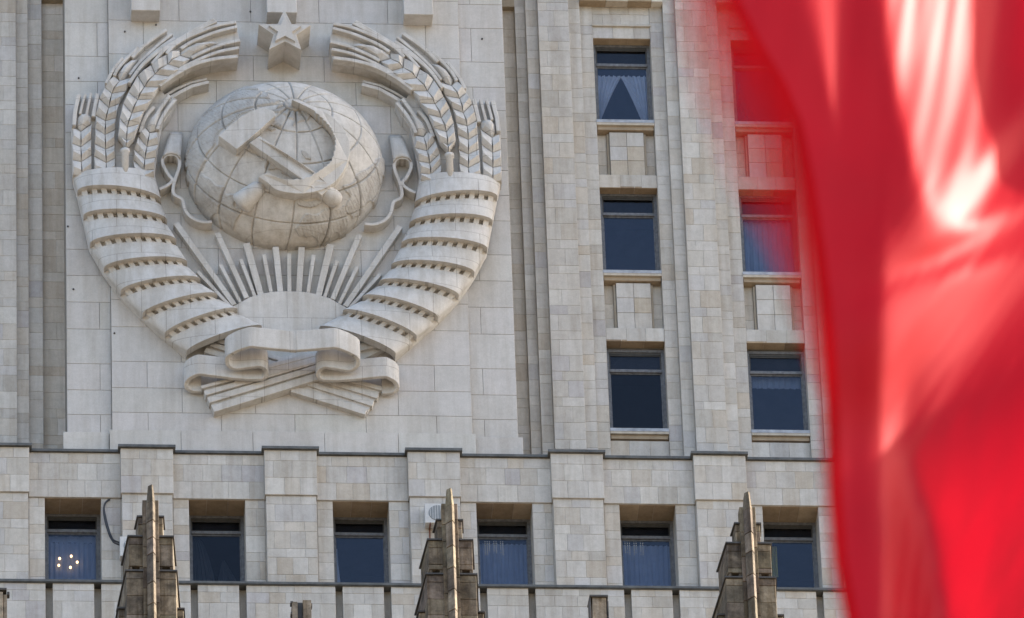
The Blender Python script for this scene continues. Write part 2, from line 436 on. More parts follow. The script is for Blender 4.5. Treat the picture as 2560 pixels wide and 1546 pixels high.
# stones: the 300 that show largest are parts, the rest is one part
def in_view(s):
    c = np.array([(s[0]+s[1])/2, s[4], (s[2]+s[3])/2])-CAM; z = c@_f
    x, y = 1280+FPX*(c@_r)/z, 773-FPX*(c@_u)/z
    return -20 < x < 1990 and -20 < y < 1560
ST = sorted(stones, key=lambda s: -(s[1]-s[0])*(s[3]-s[2])*(1 if in_view(s) else .001))
for s in ST[:298]:
    b = MB(); b.stone(*s[:6], tone=s[6]); obj('stone', b, M_wall, tower)
b = MB()
for s in ST[298:]: b.stone(*s[:6], tone=s[6], ch=min(.005, (s[3]-s[2])*.2))
obj('small_stones', b, M_wall, tower, kind='stuff')

# --- metal caps: along the top of the lower block and under its windows
def capline(name, z0, z1, y_of, xs, y_back):
    b = MB(); top = []
    for (xa, xb, y) in xs: b.box(xa, xb, y, y_back, z0, z1)
    return b
segs = []; ed = -9
for xc in PX:
    segs += [(ed, xc-.80, LY-.13), (xc-.80, xc+.80, LY-.40)]; ed = xc+.80
segs.append((ed, 46, LY-.13))
poly = []
for xa, xb, y in segs: poly += [(xa, y), (xb, y)]
cap = MB(); n = len(poly); zc0, zc1 = LZ1+.005, LZ1+.085
V = [(x, y, zc0) for x, y in poly]+[(x, y, zc1) for x, y in poly]+[(x, -.06, zc1+.03) for x, y in poly]+[(x, -.06, zc0) for x, y in poly]
F = []
for i in range(n-1): F += [(i, i+1, n+i+1, n+i), (n+i, n+i+1, 2*n+i+1, 2*n+i), (i+1, i, 3*n+i, 3*n+i+1)]
cap.add(V, F); obj('coping', cap, M_flash, tower)
led = MB(); led.box(-9, 46, LY-.335, LY+.1, LZ0-.085, LZ0-.012); led.box(-9, 46, LY-.31, LY-.1, LZ0-.105, LZ0-.086)
obj('ledge_flashing', led, M_flash, tower)

# --- emblem panel: slabs with open joints on a backing
back = MB()
back.box(.65, 13.28, POUT+.03, .21, ZB, ZT, (.55, .52, .48)); back.box(1.9, 11.99, P+.03, POUT+.03, ZB, ZT, (.55, .52, .48))
obj('panel_backing', back, M_panel, tower)
JZ = [156.3, 157.32, 157.97, 158.8, 159.69, 160.87, 161.79, 162.7, 163.6, 164.78, 165.67, 166.54, 167.66, 168.64, 169.46, 170.35, 171.55, 172.4, 173.6, ZT]
slabs = []
for k in range(len(JZ)-1):
    z0, z1 = JZ[k], JZ[k+1]; d = -.10 if k == 0 else 0
    oL = .65-.12*(k == 0); oR = 13.28+.12*(k == 0); iL = 1.9-.08*(k == 0); iR = 11.99+.08*(k == 0)
    if k % 2: slabs += [(oL, 1.58, z0, z1, POUT+d), (1.58, iL, z0, z1, POUT+d), (iR, 12.34, z0, z1, POUT+d), (12.34, oR, z0, z1, POUT+d)]
    else: slabs += [(oL, iL, z0, z1, POUT+d), (iR, oR, z0, z1, POUT+d)]
    x = iL; wd = 2.02*(.5 if k % 2 else 1)
    while x < iR-.01:
        e = x+wd*rng.uniform(.97, 1.03); wd = 2.02
        if iR-e < .6: e = iR
        slabs.append((x, e, z0, z1, P+d)); x = e
for x0, x1, z0, z1, y in slabs:
    b = MB(); k = rng.uniform(.965, 1.03)
    b.stone(x0+.005, x1-.005, z0+.005, z1-.005, y, y+.06, ch=.006, tone=(k, k*rng.uniform(.99, 1.005), k*rng.uniform(.97, 1.01)))
    obj('slab', b, M_panel, tower)
for x0, x1 in ((2.54, 3.37), (6.44, 7.30), (10.38, 11.22)):
    b = MB(); zb = 171.5
    b.box(x0, x1, P-.56, P+.01, zb, zb+.72); b.box(x0-.0, x1+.0, P-.56, P+.01, zb+.735, ZT)
    obj('bracket', b, M_panel, tower, bevel=.015)
for px, py in ((390, 63), (312, 80), (626, 30), (394, 30), (197, 189), (184, 717), (286, 834), (622, 1002), (1206, 91), (170, 560)):
    x, z = at(px, py, P); y = (POUT if x < 1.9 or x > 12 else P)
    b = MB(); b.lathe((x, y+.01, z), (x, y-.03, z), [(0, .03), (1, .026)], 8); obj('anchor_bolt', b, M_cap, tower)

# --- windows: each is a frame with transom, panes, sill and the dim room behind it
def make_window(wd, h, rv, sill_out):
    f = MB(); f.ring(.0, wd, 0, h, .09, rv, rv+.14)
    o = obj('window', f, M_frame, tower, 'local')
    zt = h*.75
    b = MB(); b.box(.09, wd-.09, rv-.015, rv+.1, zt-.05, zt+.05); obj('transom', b, M_frame, o, 'local', bevel=.012)
    b = MB(); b.box(.09, wd-.09, rv+.03, rv+.1, h-.16, h-.09); obj('top_rail', b, M_dark, o, 'local')
    for z0, z1, t, mm in ((.09, zt-.05, .035, M_glass), (zt+.05, h-.16, .035, M_glass_dim)):
        b = MB(); b.ring(.092, wd-.092, z0+.002, z1-.002, t, rv+.045, rv+.095); obj('sash', b, M_dark if mm is M_glass_dim else M_frame, o, 'local')
        b = MB(); b.box(.092+t, wd-.092-t, rv+.065, rv+.075, z0+t, z1-t); obj('pane', b, mm, o, 'local')
    b = MB(); b.box(.0, wd, rv-sill_out, rv+.02, -.03, .012); b.box(0, wd, rv-sill_out, rv-sill_out+.02, -.09, -.031); obj('sill', b, M_sill, o, 'local')
    b = MB(); b.box(.05, wd-.05, rv+.16, rv+.17, zt+.02, h+.02); obj('sash_backing', b, M_backing, o, 'local')  # grey sheet added behind the upper pane to lift it from black
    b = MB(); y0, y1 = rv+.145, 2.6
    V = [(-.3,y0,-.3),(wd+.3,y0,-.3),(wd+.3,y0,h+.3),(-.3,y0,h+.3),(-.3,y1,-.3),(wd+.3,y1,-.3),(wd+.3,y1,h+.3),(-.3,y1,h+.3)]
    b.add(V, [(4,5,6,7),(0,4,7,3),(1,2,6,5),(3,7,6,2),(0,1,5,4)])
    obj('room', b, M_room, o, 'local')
    return o
wu = make_window(UW, UWIN[0][1]-UWIN[0][0], .33, .36); first = True
for k in (4, 5, 6):
    for z0, z1 in UWIN:
        loc = (4*k-6.93, 0, z0)
        if first: wu.location = loc; first = False
        else: dup(wu, tower, loc)
LZW = LZ0+.60
wall_sill = MB(); wall_sill.box(-4, 28, LY+.72, LY+1.1, LZ0, LZW-.01); obj('sill_wall', wall_sill, M_wall, tower)
wl = make_window(LW, LZT-LZW, LY+.78, .10); first = True
for k in range(-1, 8):
    loc = (4*k-6.93, 0, LZW)
    if first: wl.location = loc; first = False
    else: dup(wl, tower, loc)

def darken(loc):
    """darkens a lower pane by giving it the dimmer, less reflective glass"""
    for o in tower.children:
        if o.name.startswith('window') and (Vector(loc)-o.location).length < .01:
            for c in o.children:
                if c.name.startswith('pane') and c.data.materials[0] == M_glass:
                    c.data = c.data.copy(); c.data.materials[0] = M_glass_dim
darken((4-6.93, 0, LZW)); darken((16-6.93, 0, UWIN[2][0]))
# ------------------------------------------------------------------ curtains and lamps seen through the panes
def drape(x0, x1, z0, z1, y, amp=.035, waves=9, top=None, cut=None, seed=0):
    """hanging cloth with folds; cut(u,v) narrows it"""
    r = random.Random(seed); ph = [r.uniform(0, 6.28) for _ in range(4)]; G = []
    for j in range(17):
        v = j/16; row = []
        for i in range(61):
            u = i/60; xa, xb = cut(v) if cut else (0, 1)
            uu = xa+(xb-xa)*u
            x = x0+(x1-x0)*uu; z = z1+(z0-z1)*v
            if top: z = z0+(z1-z0)*(1-v)
            row.append((x, y+amp*(.6*math.sin(waves*6.28*u+ph[0])+.4*math.sin(waves*2.3*6.28*u+ph[1]+v)), z))
        G.append(row)
    b = MB(); b.grid(G); return b
def curtain(k, up, label, args, mat, name='curtain', cat='curtain'):
    """args list of drapes; window column k, storey up (None = lower row)"""
    x0 = 4*k; z0, z1 = UWIN[up] if up is not None else (LZW, LZT); wd = UW if up is not None else LW
    rv = .33 if up is not None else LY+.78; zt = z0+(z1-z0)*.75
    y = rv+.24
    t = thing(name, (x0+wd/2, y, z0+.1), label, cat)
    for a in args:
        xa, xb, za, zb, amp, wv, cut = a
        obj('drape', drape(x0+wd*xa, x0+wd*xb, z0+(zt-z0)*za, z0+(zt-z0)*zb, y, amp, wv, cut=cut, seed=int(xa*50)+k), mat, t, smooth=True)
    return t
L_ = lambda a, b, p=1.0: (lambda v: (0, a+(b-a)*v**p)); R_ = lambda a, b, p=1.0: (lambda v: (a+(b-a)*v**p, 1))
curtain(4, 0, 'ivory curtain pair tied back into a peak behind the topmost fully visible window',
        [(.07, .51, .16, .90, .05, 5, L_(1.0, .06, .86)), (.48, .93, .03, .90, .05, 5, R_(.0, .90, .86))], M_curtain)
curtain(5, 1, 'blue grey sheer curtain in the window half veiled by the edge of the red flag', [(.07, .93, .02, .98, .04, 8, None)], M_sheer)
curtain(0, None, 'pale blue sheer curtain with five lamp bulbs glowing through it', [(.07, .93, .03, .86, .035, 9, None), (.07, .93, .86, .98, .02, 3, None)], M_sheer)
curtain(1, None, 'torn grey net curtain sagging in the dark window right of the cables',
        [(.07, .50, .03, .95, .05, 5, L_(.35, 1.0, .6)), (.5, .93, .02, .55, .05, 4, lambda v: (.25-.25*v, .35+.65*v))], M_net)
curtain(2, None, 'narrow white curtain strip at the left jamb of the plain dark blue window',
        [(.07, .16, .03, .80, .02, 2, L_(.35, 1.0, 1.4))], M_curtain)
curtain(3, None, 'blue sheer curtain behind the window just right of the middle pinnacle', [(.07, .93, .03, .93, .04, 10, None)], M_sheer)
curtain(4, None, 'blue sheer curtain behind the lower window below the three stacked upper windows', [(.07, .93, .03, .93, .04, 9, None)], M_sheer)
curtain(5, None, 'yellow cloth strip hanging in the window behind the right pinnacle', [(.07, .30, .35, .95, .03, 3, None)], M_yellow, 'hanging_cloth', 'cloth')
curtain(5, 2, 'dim grey net valance across the top of the lowest window beside the flag', [(.07, .93, .80, .98, .03, 7, None)], M_net, 'valance')
# chandelier
cx, cy_ = 4*0, LY+.78+.20
t = thing('chandelier', at(167, 1405, cy_)[0:1]+(cy_, 153.6), 'ring of five glowing bulbs behind the blue curtain of the leftmost lower window', 'lamp')
hub = MB(); hx, hz = at(166, 1402, cy_+.25); hub.lathe((hx, cy_+.25, hz-.15), (hx, cy_+.25, hz+.5), [(0, .02), (.3, .04), (1, .012)], 8)
obj('stem', hub, M_pole, t)
for px, py in ((149, 1397), (147, 1414), (178, 1391), (193, 1406), (176, 1419)):
    x, z = at(px, py, cy_-.12+.05)
    b = MB(); b.lathe((x, cy_-.07, z-.04), (x, cy_-.07, z+.05), [(0, .008), (.2, .03), (.55, .036), (.85, .02), (1, .004)], 10)
    obj('bulb', b, M_bulb, t, smooth=True)
for nm, ox, lab in (('crystal_lamp', 1236, 'faint grid of lit crystal drops behind the window right of the middle pinnacle'),
                    ('crystal_lamp', 1586, 'faint grid of lit crystal drops behind the second lower window from the flag')):
    y = LY+.78+.19; x0, z0 = at(ox, 1368, y)
    t = thing(nm, (x0, y, z0), lab, 'lamp', 'crystal lamps')
    b = MB()
    for i in range(9):
        for j in range(8):
            if (j > 4 and rng.random() < .2*(j-4)) or i in (3, 6): continue
            x = x0-.26+i*.062; z = z0+.16-j*.06
            b.box(x-.009, x+.009, y-.03, y-.012, z-.010, z+.010)
    obj('crystal_drops', b, M_crystal, t, kind='stuff')

# ------------------------------------------------------------------ the emblem
emb = thing('state_emblem', (XC, P, 158.6), 'huge pale stone relief emblem of globe, hammer and sickle, star and banded wheat sheaves', 'relief')
def pts(lst, p): return [at(a, b, P-p) for a, b in lst]
def mir(q): return [(2*XC-x[0], x[1]) + tuple(x[2:]) for x in q]
BV = .016
def both(name, fn, parents, mat=M_relief, bevel=BV, smooth=False):
    """build a carved piece and its mirror image on the other side of the emblem's axis"""
    out = []
    for m, par in zip((lambda q: q, mir), parents):
        b = MB(); fn(b, m); out.append(obj(name, b, mat, par, bevel=bevel, smooth=smooth))
    return out

# star
st = MB(); cx, cz, R = 6.91, at(711.5, 78, P-1.0)[1]-.02, .79
def starpoly(R, k=.40): return [(cx+(R if i % 2 == 0 else R*k)*math.sin(i*math.pi/5), cz+(R if i % 2 == 0 else R*k)*math.cos(i*math.pi/5)) for i in range(10)]
st.prism(starpoly(R, .43), P-1.0, P+.01); star = obj('star', st, M_panel, emb, bevel=.012)
b = MB(); b.prism(starpoly(R*.62, .43), P-1.09, P-.98); obj('inner_star', b, M_panel, star, bevel=.006)

# wheat ears ---------------------------------------------------------------
SCL = 1/90.0
def ear(slab, slab_p, rows, p, awns, tips, aw_p, stem=None):
    S = pts(slab, slab_p)
    e = both('wheat_ear', lambda b, m: b.prism(m(S), P-slab_p, P+.02), (emb, emb))
    for i in range(len(rows)-1):
        l0, c0, r0 = pts(rows[i], p); l1, c1, r1 = pts(rows[i+1], p)
        for (o0, o1) in ((l0, l1), (r0, r1)):
            q = [np.array(v) for v in (o0, c0, c1, o1)]
            q[0] = q[0]+(q[0]-q[1])*.05; q[3] = q[3]+(q[3]-q[2])*.05
            cen = sum(q)/4; q = [cen+(v-cen)*.965 for v in q]
            a_, b_, c_, d_ = q
            def kern(b, m, a_=a_, b_=b_, c_=c_, d_=d_):
                p1 = a_*.60+d_*.40; p2 = b_*.72+c_*.28; mid = (p1+p2)/2
                p1 = p1+(mid-p1)*.22; p2 = p2+(mid-p2)*.12
                V = m([tuple(v) for v in (a_, b_, c_, d_, p1, p2)])
                D = [0, 0, .015, 0, .135, .125]
                vv = [(V[k][0], P-p-D[k], V[k][1]) for k in range(6)]+[(V[k][0], P-p+.16, V[k][1]) for k in range(4)]
                F = [(0, 1, 5, 4), (4, 5, 2, 3), (1, 2, 5), (3, 0, 4), (0, 6, 7, 1), (1, 7, 8, 2), (2, 8, 9, 3), (3, 9, 6, 0), (9, 8, 7, 6)]
                ar = (V[1][0]-V[0][0])*(V[2][1]-V[0][1])-(V[2][0]-V[0][0])*(V[1][1]-V[0][1])
                if ar < 0: F = [f[::-1] for f in F]
                b.add(vv, F)
            both('kernel', kern, e, bevel=.014)
    for na_, (path, wd) in enumerate(awns):
        Q = pts(path, aw_p)
        # smooth the path
        Q = np.array(Q); tt = np.linspace(0, 1, len(Q)); ts = np.linspace(0, 1, 4*len(Q))
        Q = np.stack([np.interp(ts, tt, Q[:, 0]), np.interp(ts, tt, Q[:, 1])], 1)
        for _ in range(3): Q[1:-1] = (Q[:-2]+2*Q[1:-1]+Q[2:])/4
        both('awn', lambda b, m, Q=Q, wd=wd: b.strip(m([tuple(v) for v in Q]), wd*1.18*SCL, P-aw_p-.09-.005*na_, P-slab_p+.03), e, bevel=.02)
    for poly in tips:
        T = pts(poly, aw_p); c = np.mean(np.array(T), axis=0)
        def tip(b, m, T=T, c=c):
            A = m(T); n = len(A); cc = m([tuple(c)])[0]
            inner = m([tuple(np.array(t)+(c-np.array(t))*.45) for t in T])
            vv = [(x, P-aw_p, z) for x, z in A]+[(x, P-aw_p-.12, z) for x, z in inner]+[(cc[0], P-aw_p-.15, cc[1])]+[(x, P-slab_p+.03, z) for x, z in A]
            ar = sum(A[i][0]*A[(i+1) % n][1]-A[(i+1) % n][0]*A[i][1] for i in range(n))
            F = []
            for i in range(n):
                j = (i+1) % n
                F += [(i, j, n+j, n+i), (n+i, n+j, 2*n), (2*n+1+i, 2*n+1+j, j, i)]
            F.append(tuple(2*n+1+i for i in range(n))[::-1])
            if ar < 0: F = [f[::-1] for f in F]
            b.add(vv, F)
        both('tip_kernel', tip, e, bevel=.012)
    if stem:
        x0, z0 = at(*stem[0], P-p); x1, z1 = at(*stem[1], P-p); r = stem[2]*SCL
        both('stalk', lambda b, m: b.lathe((m([(x0, z0)])[0][0], P-p+.04, z0), (m([(x1, z1)])[0][0], P-p+.04, z1),
             [(0, r*.6), (.04, r*1.15), (.14, r*1.1), (.17, r*.85), (1, r*.9)], 12), e, bevel=0, smooth=True)
    return e

ear([(181,440),(180,357),(178,326),(183,285),(190,240),(250,237),(238,280),(230,310),(229,352),(229,392),(230,440)], .38,
    [[(183,437),(205,442),(229,430)], [(182,400),(203,405),(228,389)], [(181,359),(202,368),(228,348)], [(184,320),(202,330),(229,310)]], .48,
    [([(185,318),(187,285),(197,240)], 9), ([(233,296),(238,268),(244,238)], 9), ([(214,300),(221,265),(227,238)], 6), ([(200,290),(206,262),(213,240)], 6)],
    [[(202,328),(193,316),(193,298),(201,285),(220,285),(229,295),(227,310)]], .46)
ear([(236,440),(236,391),(237,360),(238,322),(240,289),(249,247),(262,215),(275,190),(306,147),(347,121),(417,77),(437,98),(400,125),(365,155),(335,190),(315,229),(297,260),(290,295),(286,325),(286,396),(288,440)], .42,
    [[(236,436),(265,440),(288,436)], [(236,391),(265.6,407.5),(287,396)], [(237.5,360),(263.8,374),(286,363)], [(238.8,322),(262.5,337),(287,325)],
     [(240,289),(263.8,303),(290,295)], [(249,247),(272,270),(297,260)], [(263,219),(279.4,234.4),(314,228)], [(285,190),(298.8,203),(331,193)]], .53,
    [([(265,213),(276,189),(291,167),(307,148)], 7), ([(285,194),(293,177),(312,154),(347,122)], 7), ([(330,148),(360,118),(390,96),(416,79)], 8),
     ([(324,192),(345,164),(375,135),(400,113),(430,89)], 7), ([(338,190),(355,167),(380,142),(405,121),(437,100)], 8)],
    [[(299,203),(294,188),(310,164),(330,150),(346,150),(326,180),(313,197)]], .50)
ear([(295,346),(299,297),(308,259),(321,230),(344,190),(378,160),(415,132),(461,98),(533,55),(590,60),(600,106),(594,150),(545,154),(500,164),(470,176),(430,199),(397,222),(379,248),(360,276),(347,310),(335,350),(316,366)], .52,
    [[(304,352),(315,370),(329,354)], [(296,341),(316,352.5),(334,347)], [(300,296),(318,319),(347.5,310)], [(309,259),(329.4,284),(360,276)], [(322,231),(343.8,250),(379,248)],
     [(345,190),(361,218),(396,218)], [(378.8,164),(387.5,186),(429,192)], [(417,137),(419.5,161),(452.5,171)], [(450,127),(450,140),(475,147)]], .68,
    [([(323,212),(350,171),(378,146),(410,124),(462,94),(535,52)], 8), ([(379,164),(405,134),(435,113),(472,91),(541,57)], 7),
     ([(416,139),(430,121),(460,101),(510,80),(545,67),(590,60)], 8), ([(452,126),(480,108),(530,88),(560,79),(592,72)], 8),
     ([(478,150),(500,138),(540,121),(570,112),(600,106)], 8), ([(430,194),(455,174),(478,163),(510,148),(550,133),(597,125)], 8),
     ([(398,220),(430,196),(470,173),(500,161),(545,151),(594,147)], 9)],
    [[(450,139),(455,126),(490,109),(530,104),(548,109),(520,121),(475,146)]], .62, stem=((313,371),(313,440),11))
ear([(334,440),(333,401),(336,374),(345,342),(352,310),(366,285),(396,262),(424,241),(441,250),(425,285),(406,310),(397,361),(388,394),(386,440)], .42,
    [[(334,436),(360,452),(385,440)], [(334,401),(360,427),(385,424)], [(336,374),(362,399),(387.5,394)], [(346,342),(367.5,368),(396,361)], [(363,320),(374,333),(393,330)]], .52,
    [([(350,336),(357,312),(366,292),(385,271)], 8), ([(393,328),(401,305),(415,281),(439,252)], 8), ([(392,290),(408,265),(424,243)], 8)],
    [[(374,331),(366,319),(374,299),(390,281),(406,278),(398,302),(389,328)]], .48)
S1 = [(418,250),(447,233),(480,216),(522,206)]; S2 = [(402,243),(440,220),(475,204),(518,194)]
for path, wd in ((S1, 10), (S2, 7)):
    Q = pts(path, .40); both('leaf_blade', lambda b, m: b.strip(m(Q), wd*SCL, P-.42 if path is S1 else P-.34, P+.02), (emb, emb))

EG = pts([(181,442),(179,326),(195,298),(240,268),(262,220),(300,200),(345,190),(400,222),(425,252),(405,310),(397,361),(386,442)], .36)
both('ear_bed', lambda b, m: b.prism(m(EG), P-.36, P+.02), (emb, emb))  # slab added behind the ears so the gaps between them shade less darkly
# banded sheaves ---------------------------------------------------------------
OUT = [(182,447),(193.5,487),(208,549),(224,618),(259,679),(300.5,737),(355,794),(411,843),(466,888)]
INN = [(388,443),(402,509),(417,560),(440,610),(467,665),(500,708.5),(542,746.5),(593,783),(654,826)]
Oq = np.array(pts(OUT, .22)); Iq = np.array(pts(INN, .22))
SS = np.concatenate([[-1.0001], np.sin(np.linspace(-math.pi/2, math.pi/2, 29)), [1.0001]])
def sheaf(t, s, dep):
    i = min(int(t), 7); fr = t-i
    o = Oq[i]*(1-fr)+Oq[i+1]*fr; n = Iq[i]*(1-fr)+Iq[i+1]*fr
    q = o+(n-o)*(s+1)/2; return q[0], P-dep, q[1]
def dprof(s, t): 
    D = .50-.022*t
    return 0.0 if abs(s) > 1 else .22+D*math.sqrt(max(0, 1-s*s))
core = both('sheaf', lambda b, m: b.grid([[(lambda q: (m([(q[0], q[2])])[0][0], q[1], m([(q[0], q[2])])[0][1]))(sheaf(t*8/32, s, max(-.02, dprof(s, t*8/32)-.13)))
             for s in SS] for t in range(33)], flip=(m is mir)), (emb, emb), bevel=0, smooth=True)
def band(k):
    def fn(b, m):
        t0 = k+(.21 if k else -.02); t1 = k+1+.01; off0, off1 = .0, .19
        rowsf = []
        for r in range(7):
            fr = r/6; t = min(t0+(t1-t0)*fr, 8)
            rowsf.append([sheaf(t, s, max(0, dprof(s, t)+off0+(off1-off0)*fr)) for s in SS])
        rowsf.append([sheaf(min(t1, 8), s, max(-.02, dprof(s, t1)-.12)) for s in SS])
        rowsf.insert(0, [sheaf(max(t0, 0), s, max(-.02, dprof(s, t0)-.14)) for s in SS])
        G = []
        for row in rowsf:
            mm = m([(q[0], q[2]) for q in row]); G.append([(mm[i][0], row[i][1], mm[i][1]) for i in range(len(row))])
        b.grid(G, flip=(m is mir))
    return both('ribbon_band', fn, core, bevel=.012)
def tooth(k, s0, s1):
    def fn(b, m):
        ta, tb = k-.03, k+.22; V = []
        for dd in (0, -.16):
            for (t, s) in ((ta, s0), (ta, s1), (tb, s1), (tb, s0)):
                q = sheaf(t, s, max(.0, dprof(s, t)+.005+dd)); x, z = m([(q[0], q[2])])[0]; V.append((x, q[1], z))
        F = [(3, 2, 1, 0), (0, 1, 5, 4), (1, 2, 6, 5), (2, 3, 7, 6), (3, 0, 4, 7)]
        if m is mir: F = [f[::-1] for f in F]
        b.add(V, F)
    both('tooth', fn, core, bevel=.008)
for k in range(8):
    band(k)
    if k:
        n = 8
        for i in range(n):
            a = -.93+1.86*i/n; w_ = 1.86/n*.56
            s0, s1 = a+.02, a+.02+w_
            tooth(k, s0, s1)

# curled ribbon ends beside the globe
RB = [(398,474),(415,467),(428,457),(433,449),(423,441),(413,425),(406,410),(406,397),(413,389),(428,386),(443,390),(450,401),(449,417),(443,434),(437,450),(433,467),(432,480),(437,490),(451,495),(458,502),(460,520),(467,534),(479,546),(496,554),(512,557),(530,555)]
Q = np.array(pts(RB, .34)); ts = np.linspace(0, len(Q)-1, 90)
Q = np.stack([np.interp(ts, range(len(Q)), Q[:, 0]), np.interp(ts, range(len(Q)), Q[:, 1])], 1)
for _ in range(3): Q[1:-1] = (Q[:-2]+2*Q[1:-1]+Q[2:])/4
curl = both('curled_ribbon', lambda b, m: b.strip(m([tuple(v) for v in Q]), 8.5*SCL, P-.36, P+.02), (emb, emb))
T0 = pts([(424,333),(432,332),(440,332),(448,333),(456,334)], .05); T1 = pts([(417,360),(427,357),(437,356),(446,358),(454,363)], .24)
T2 = pts([(406,396),(415,387),(428,384),(443,388),(451,400)], .38)
def tongue(b, m):
    G = []
    for k in range(9):
        f = k/8; a = (1-f)**2; c = 2*f*(1-f); d = f*f
        q = [tuple(np.array(T0[i])*a+np.array(T1[i])*c+np.array(T2[i])*d) for i in range(5)]; dp = .05*a+.30*c+.38*d
        G.append([(x, P-dp, z) for x, z in m(q)])
    b.grid(G, flip=(m is mir))
for o in both('ribbon_tongue', tongue, curl, bevel=0, smooth=True):
    sm = o.modifiers.new('thick', 'SOLIDIFY'); sm.thickness = .05; sm.offset = 0

# globe: a shallow dome with incised graticule and raised, hatched lands
GX, GZ, GR, GC = 6.875, 166.37, 2.81, 1.42
def gdep(x, z):
    q = 1-((x-GX)/GR)**2-((z-GZ)/GR)**2
    return GC*math.sqrt(max(q, 0.0))
def on_globe(px, py, off=0.0):
    d = GC*.8
    for _ in range(25):
        x, z = at(px, py, P-d-off); d = .5*d+.5*gdep(x, z)
    return x, z, d
pole = np.array([.087, 0, .462]); pole[1] = math.sqrt(1-pole@pole)
e1 = np.cross(pole, (0, 0, 1)); e1 /= np.linalg.norm(e1); e2 = np.cross(pole, e1)
nr, na = 210, 960
ph = np.linspace(0, math.pi/2, nr); an = np.arange(na)*2*math.pi/na
rr = np.sin(ph)[:, None]; nx = rr*np.cos(an)[None]; nz = rr*np.sin(an)[None]; ny = np.repeat(np.cos(ph)[:, None], na, 1)
N3 = np.stack([nx, ny, nz], -1)
gam = np.arccos(np.clip(N3@pole, -1, 1)); lon = np.arctan2(N3@e2, N3@e1)
dist = np.full(nx.shape, 9.0)
for gk in (6.5, 23, 45, 67, 88): dist = np.minimum(dist, np.abs(gam-math.radians(gk))*GR)
NM = 16
dl = (lon*NM/(2*math.pi)) % 1.0; dl = np.minimum(dl, 1-dl)*2*math.pi/NM
dist = np.minimum(dist, np.where(gam > math.radians(6.5), dl*np.sin(gam)*GR, 9))
disp = -.06*np.clip(1.0-np.clip((dist-.006)/.022, 0, 1), 0, 1)
LANDS = [[(470,330),(500,275),(560,232),(612,226),(660,238),(700,262),(668,272),(600,296),(560,330),(540,352),(520,400),(500,440),(500,470),(475,470),(462,430),(460,380)],
         [(676,290),(712,262),(760,282),(778,292),(768,308),(745,312),(738,318),(732,310),(722,292),(700,288)],
         [(460,430),(500,440),(520,452),(560,470),(585,500),(600,540),(590,580),(560,575),(520,550),(486,505)],
         [(650,390),(690,400),(730,430),(742,446),(700,444),(668,420)],
         [(735,508),(790,505),(800,520),(765,524),(745,519)],
         [(742,566),(765,545),(800,535),(860,520),(862,580),(820,605),(760,610),(742,590)],
         [(862,470),(905,440),(958,410),(960,450),(935,500),(880,560),(860,540),(875,500)],
         [(668,330),(690,318),(700,330),(680,334)], [(756,382),(772,382),(778,405),(762,406)]]
Xg = GX+GR*nx; Zg = GZ+GR*nz
def inside(poly):
    c = np.zeros(Xg.shape, bool); n = len(poly)
    for i in range(n):
        x0, z0 = poly[i]; x1, z1 = poly[(i+1) % n]
        cond = ((z0 > Zg) != (z1 > Zg)) & (Xg < (x1-x0)*(Zg-z0)/((z1-z0) if abs(z1-z0) > 1e-9 else 1e-9)+x0)
        c ^= cond
    return c
wob = .05*np.sin(Xg*9+Zg*4)+.04*np.sin(Zg*13-Xg*6)
land = np.zeros(Xg.shape, bool)
X_, Z_ = Xg.copy(), Zg.copy()
Xg = X_+wob; Zg = Z_+.8*np.roll(wob, 9, 1)
for poly in LANDS: land |= inside([on_globe(*q)[:2] for q in poly])
Xg, Zg = X_, Z_
hat = .004*np.sign(np.sin((Xg*.55+Zg*.35)*95+2*np.sin(Zg*5)))*(np.sin(Xg*17+Zg*23) > -.4)
disp += np.where(land, .045+hat+nrng.normal(0, .004, Xg.shape), 0)*np.clip((dist-.01)/.04, 0, 1)
k_ = 1+disp/GC
GV = np.stack([GX+GR*nx*(1+disp/GR), P-GC*ny*k_-.12, GZ+GR*nz*(1+disp/GR)], -1)
rim = GV[-1].copy(); rim[:, 1] = P+.02
GV = np.concatenate([GV, rim[None]], 0)
gm = MB(); gm.v = [tuple(p) for p in GV.reshape(-1, 3)]
ii, jj = np.meshgrid(np.arange(nr), np.arange(na), indexing='ij'); j2 = (jj+1) % na
gm.f = [tuple(q) for q in np.stack([ii*na+jj, (ii+1)*na+jj, (ii+1)*na+j2, ii*na+j2], -1).reshape(-1, 4)[:, ::-1].tolist()]
lt = np.concatenate([land, land[-1:]], 0)
tl = np.where(lt[:-1], .86, 1.0).reshape(-1); tl = tl[:len(gm.f)]
gm.t = [(v, v*.985, v*.96) for v in tl]
obj('globe', gm, M_globe, emb, smooth=True)

# hammer and sickle ------------------------------------------------------------
def conform(lst, off): 
    out = []
    for a, b in lst:
        x, z, d = on_globe(a, b, off+.12); out.append((x, z, P-d-off-.12))
    return out
def dense(lst, n=6, closed=True):
    o = []; m = len(lst)
    for i in range(m if closed else m-1):
        a, b = np.array(lst[i], float), np.array(lst[(i+1) % m], float)
        o += [tuple(a+(b-a)*k/n) for k in range(n)]
    if not closed: o.append(lst[-1])
    return o
hm = MB(); A = conform([(546,346),(592,375),(640,331),(689,286),(688,280),(684,275),(657,267),(625,279),(597,297),(570,322)], .33)
yh = np.mean([q[2] for q in A]); A = [(q[0], q[1], .45*q[2]+.55*yh) for q in A]
hm.prism(A, 0, P-.75); hammer = obj('hammer', hm, M_relief, emb, bevel=.018)
hb = MB(); A = conform(dense([(624,357),(649,340),(788,430),(805,446),(828,466),(804,489),(756,449)], 4), .30)
hb.prism(A, 0, P-.7); obj('handle', hb, M_relief, hammer, bevel=.018)
